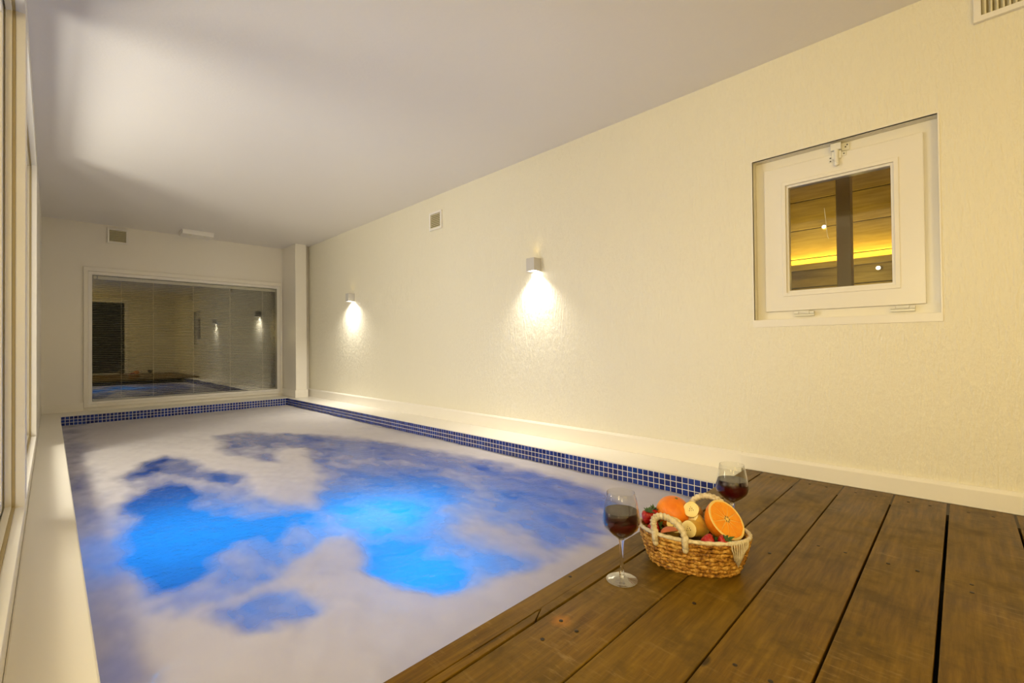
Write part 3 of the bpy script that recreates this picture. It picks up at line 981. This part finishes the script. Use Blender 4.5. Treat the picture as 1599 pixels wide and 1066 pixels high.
# rope rim
n = 180
a, c = A1 + .001, B1 + .001
def rrad(i, an):
    return .0052 * (1 + .12 * math.sin(i * 2 * math.pi * 36 / 180 + an * 2))
MB().tube([(a * math.cos(2 * math.pi * i / n), c * math.sin(2 * math.pi * i / n), HB + .003) for i in range(n)], rrad, 10, closed=True).build('rim_cord', M['rope'], bk, smooth=True)
def rimp(tdeg, z=HB, k=1.0):
    an = R(tdeg)
    return Vector((a * k * math.cos(an), c * k * math.sin(an), z))
def handle(t0, t1, rise, lean):
    p0, p1 = rimp(t0, HB - .018, 1.02), rimp(t1, HB - .018, 1.02)
    q0, q1 = rimp(t0, HB + .006, 1.035), rimp(t1, HB + .006, 1.035)
    mid = (q0 + q1) / 2
    pts = [p0, (p0 + q0) / 2]
    N = 60
    for i in range(N + 1):
        th = math.pi * i / N
        u = -math.cos(th)
        p = mid + (q1 - q0) / 2 * u * (1 + .10 * math.sin(th)) + Vector((0, 0, rise * math.sin(th) ** .8)) + Vector(lean) * math.sin(th)
        pts.append(p)
    pts += [(p1 + q1) / 2, p1]
    def rad(i, an):
        return .0084 * (1 + .15 * math.cos(i * 2 * math.pi / 4.0 + an))
    hobj = MB().tube(pts, rad, 12).build('handle', M['rope'], bk, smooth=True)
    for p in (p0, p1):      # frayed knots where the rope passes through the side
        MB().sphere(.0080, 12, 8, p, (1, 1, 1.4)).build('knot', M['rope'], hobj, smooth=True)
handle(230, 263, .046, (-.016, .010, 0))
handle(94, 53, .060, (.004, .008, 0))
# tassel over the rim
for i in range(9):
    tt = 308 + i * 3.2
    L = .014 + .036 * (1 - abs(i - 3.2) / 6.5)
    p = [rimp(tt, HB + .007, .985), rimp(tt, HB + .009, 1.02), rimp(tt, HB + .003, 1.05), rimp(tt - .3 * (i - 4), HB - .012, 1.045 - .0), rimp(tt - .9 * (i - 4), HB - .5 * L - .006, 1.030), rimp(tt - 1.5 * (i - 4), HB - L - .008, 1.005)]
    MB().tube(p, .0017, 6).build('tassel_strand', M['rope'], bk, smooth=True)

# ---- fruit: top-level things lying in the basket
BM = Matrix.Translation(BC) @ Matrix.Rotation(BR, 4, 'Z')
def fruit(name, uvw, zaxis, label, cat, group, xhint=None):
    """thing whose local z points along zaxis (world)"""
    o = empty(name, BM @ Vector(uvw))
    z = Vector(zaxis).normalized()
    xh = Vector(xhint) if xhint else Vector((0.3, .2, 1))
    x = (xh - z * xh.dot(z)).normalized()
    y = z.cross(x)
    mm = Matrix((x, y, z)).transposed()
    o.rotation_euler = mm.to_euler()
    tag(o, label, cat, group)
    return o
TOC = -FW            # towards the viewer's side of the basket
UPV = -DN
def dirv(r, u, f):   # right, up, toward
    return RT * r + UPV * u + TOC * f

def peel_mat(name, c0, c1, sc, bs=.4):
    ma = mat(name, c0, .38, spec=.4)
    t = NT(ma)
    p = t.pos((1, 1, 1), obj=True)
    n = t.noise(p, sc, 2, .5)
    t.link(t.ramp(t.noise(p, 30, 3, .6), [(.3, c0), (.7, c1)]), t.b.inputs['Base Color'])
    t.link(t.bump(n, bs, .0012), t.b.inputs['Normal'])
    return ma
M['opeel'] = peel_mat('orange_peel', (.72, .17, .004), (.86, .26, .010), 420)
M['pith'] = mat('pale_pith', (.86, .62, .20), .6)
M['oflesh'] = peel_mat('orange_flesh', (.84, .26, .004), (.90, .36, .010), 180, .5)
M['opale'] = mat('orange_membrane', (.86, .47, .09), .45)

# half orange, cut face towards the viewer
ro = .0550
oh = fruit('orange_half', (.084, .004, .1300), dirv(.36, .66, .66), 'half orange with its juicy cut face showing, right side of the basket', 'orange', 'fruit in the basket')
MB().sphere(ro, 40, 14, (0, 0, 0), (1, 1, .97), math.pi / 2, math.pi).build('peel', M['opeel'], oh, smooth=True)
MB().lathe([(ro, 0), (ro * .985, .0012), (ro * .90, .0014), (ro * .88, .0006)], 48).build('pith', M['pith'], oh, smooth=40)
MB().lathe([(ro * .885, .0008), (0, .0012)], 48).build('membrane', M['opale'], oh)
NSEG = 11
for k in range(NSEG):
    a0 = 2 * math.pi * (k + .022) / NSEG
    a1 = 2 * math.pi * (k + .978) / NSEG
    ri, rx_ = ro * .13, ro * .895
    pts = [(ri * math.cos((a0 + a1) / 2), ri * math.sin((a0 + a1) / 2))]
    for j in range(7):
        an = a0 + (a1 - a0) * j / 6
        q = rx_ * (1 - .03 * abs(j - 3) / 3)
        pts.append((q * math.cos(an), q * math.sin(an)))
    MB().prism(pts, 0, .0024).build('segment', M['oflesh'], oh, bevel=.0008)
MB().lathe([(0, .0032), (ro * .09, .0030), (ro * .15, .001)], 10).build('core', M['pith'], oh, smooth=True)
for k in range(6):
    an = k * 1.05 + .3
    MB().sphere(.0022, 6, 5, (ro * .12 * math.cos(an), ro * .12 * math.sin(an), .003), (1.5, .8, .6)).build('seed_gap', mat('brown_core', (.30, .17, .04), .6) if k == 0 else bpy.data.materials['brown_core'], oh)

# rounded orange behind
o2 = fruit('orange', (-.052, .044, .118), dirv(.1, .9, .2), 'unpeeled round orange at the back left of the basket', 'orange', 'fruit in the basket')
MB().sphere(.0475, 36, 20, (0, 0, 0), (1.04, 1.0, .96)).build('peel', M['opeel'], o2, smooth=True)
MB().lathe([(0, .0462), (.003, .0468), (.0045, .0455)], 8).build('stem_scar', mat('green_scar', (.12, .14, .03), .7), o2, smooth=True)

# banana pieces
M['bpeel'] = peel_mat('banana_skin', (.55, .33, .05), (.70, .47, .09), 60, .2)
M['bpeel2'] = peel_mat('ripe_banana_skin', (.30, .14, .03), (.62, .38, .08), 60, .2)
M['bflesh'] = peel_mat('banana_flesh', (.80, .62, .22), (.86, .70, .32), 200, .2)
M['bseed'] = mat('banana_seed', (.16, .09, .02), .6)
def banana(uvw, axis, r, L, label, skin, bend=.12):
    """cut piece; local z = cut face outwards, body runs to -z"""
    o = fruit('banana_piece', uvw, axis, label, 'banana', 'fruit in the basket', (.2, .1, 1))
    N = 8
    vs, fs = [], []
    S = 20
    for j in range(N + 1):
        q = j / N
        for i in range(S):
            an = 2 * math.pi * i / S
            rad = r * (1 + .022 * math.cos(5 * an)) * (1 - .05 * q)
            vs.append((rad * math.cos(an) - bend * L * q * q, rad * math.sin(an), -L * q))
    for j in range(N):
        for i in range(S):
            fs.append((j * S + i, (j + 1) * S + i, (j + 1) * S + (i + 1) % S, j * S + (i + 1) % S))
    MB().add(vs, fs).build('skin', skin, o, smooth=True)
    for zz, q in ((.0, 1), (-L, .95)):
        ds = 1 if zz == 0 else -1
        vs = [(-(bend * L if zz else 0), 0, zz + ds * .0012)]
        for k in (.5, .90, .975):
            for i in range(S):
                an = 2 * math.pi * i / S
                rad = r * q * (1 + .022 * math.cos(5 * an)) * k
                vs.append((rad * math.cos(an) - (bend * L if zz else 0), rad * math.sin(an), zz + ds * (.0012 if k < .9 else .0009 if k < .95 else 0)))
        fs = [(0, 1 + i, 1 + (i + 1) % S) for i in range(S)]
        for k in range(2):
            for i in range(S):
                fs.append((1 + k * S + i, 1 + (k + 1) * S + i, 1 + (k + 1) * S + (i + 1) % S, 1 + k * S + (i + 1) % S))
        fl = MB().add(vs, fs).build('flesh', M['bflesh'], o, smooth=True)
    for k in range(6):
        an = k * math.pi / 3 + .25
        rad = r * (.16 if k % 2 else .28)
        MB().sphere(r * .065, 6, 5, (rad * math.cos(an), rad * math.sin(an), .0012), (1.6 if k % 3 else .9, .9, .4)).build('seed', M['bseed'], o)
    return o
banana((-.004, .012, .1440), dirv(-.60, .42, .68), .0215, .046, 'upright banana piece on top of the fruit between the oranges', M['bpeel2'])
banana((-.010, -.036, .1070), dirv(-.76, .16, .62), .0220, .060, 'cut banana piece beside the front rope handle, face forward', M['bpeel'])
banana((-.046, -.018, .1060), dirv(-.15, .62, .75), .0215, .036, 'pale banana piece half hidden behind the front rope handle', M['bpeel'])
banana((.000, .010, .1230), dirv(-.70, .60, .05), .0190, .050, 'banana piece lying sideways with its skin showing, below the upright one', M['bpeel'])

# strawberries
ma = mat('strawberry_red', (.50, .012, .010), .28, spec=.5)
t = NT(ma)
vo = t.n('ShaderNodeTexVoronoi', {'Vector': t.pos((1, 1, 1), obj=True), 'Scale': 260.0})
t.link(t.ramp(vo.outputs['Distance'], [(.10, (.55, .30, .05)), (.20, (.48, .015, .012)), (.8, (.36, .006, .008))]), t.b.inputs['Base Color'])
t.link(t.bump(vo.outputs['Distance'], .5, .002), t.b.inputs['Normal'])
M['berry'] = ma
M['leaf'] = mat('strawberry_leaf', (.045, .11, .018), .5)
def strawberry(uvw, axis, s, label):
    """local z towards the leafy end"""
    o = fruit('strawberry', uvw, axis, label, 'strawberry', 'fruit in the basket')
    prof = [(.0001, -.020), (.005, -.0185), (.010, -.012), (.0145, -.003), (.0165, .006), (.0155, .012), (.010, .0155), (.0001, .0165)]
    MB().lathe([(r * s, z * s) for r, z in prof], 24).build('flesh', M['berry'], o, smooth=True)
    for k in range(8):
        an = k * math.pi / 4 + random.uniform(-.2, .2)
        Lf = .015 * s * random.uniform(.8, 1.25)
        w = .0042 * s
        up = random.uniform(.1, 1.0)
        cx_, sx_ = math.cos(an), math.sin(an)
        def pp(rho, side, z):
            return (rho * cx_ - side * sx_, rho * sx_ + side * cx_, z)
        z0 = .0158 * s
        vs = [pp(.001, 0, z0 + .001), pp(Lf * .5, w, z0 + Lf * .30 * up), pp(Lf * .5, 0, z0 + Lf * .22 * up + .001), pp(Lf * .5, -w, z0 + Lf * .30 * up), pp(Lf, 0, z0 + Lf * .75 * up)]
        vs2 = [(x, y, z - .0007) for x, y, z in vs]
        fs = [(0, 2, 1), (0, 3, 2), (1, 2, 4), (2, 3, 4)]
        MB().add(vs, fs).add(vs2, [f_[::-1] for f_ in fs]).build('leaf', M['leaf'], o)
    MB().tube([(0, 0, .016 * s), (.001, 0, .020 * s), (.003, .001, .026 * s)], .0010 * s, 6).build('stalk', M['leaf'], o)
    return o
strawberry((-.118, -.012, .1160), dirv(.10, .97, .10), 1.05, 'bright red strawberry with leaves up at the left end of the basket')
strawberry((-.108, .022, .1120), dirv(.25, .90, -.1), 1.0, 'darker strawberry tucked beside the round orange, leaves up')
strawberry((-.100, -.034, .0990), dirv(.75, .30, .35), .95, 'pinkish strawberry lying low behind the front rope handle')
strawberry((.036, -.072, .0960), dirv(.80, .35, .30), 1.0, 'red strawberry at the front rim below the banana pieces')
strawberry((.072, -.064, .0930), dirv(.35, .75, .35), 1.0, 'strawberry with green leaves at the front rim under the half orange')

# wedge of peach by the front handle
pw = fruit('fruit_wedge', (-.058, -.056, .0990), dirv(-.1, .75, -.45), 'pink skinned wedge of yellow fruit inside the front rope handle', 'fruit', 'fruit in the basket', dirv(.9, -.2, .1))
vs, fs = [], []
S = 12
for i in range(S + 1):
    th = math.pi * i / S
    x = -.024 * math.cos(th)
    w = .013 * math.sin(th)
    hgt = .015 * math.sin(th)
    for j in range(7):
        an = math.pi * j / 6
        vs.append((x, w * math.cos(an), hgt * math.sin(an)))
for i in range(S):
    for j in range(6):
        fs.append((i * 7 + j, (i + 1) * 7 + j, (i + 1) * 7 + j + 1, i * 7 + j + 1))
MB().add(vs, fs).build('skin', mat('pink_peach_skin', (.62, .18, .09), .4), pw, smooth=True)
vs = [(-.024 * math.cos(math.pi * i / S), .0128 * math.sin(math.pi * i / S) * s_, -.0002) for s_ in (1, -1) for i in range(S + 1)]
fs = [(i, i + 1, S + 2 + i, S + 1 + i) for i in range(S)]
MB().add(vs, fs).build('cut_face', mat('yellow_peach_flesh', (.80, .48, .10), .5), pw)
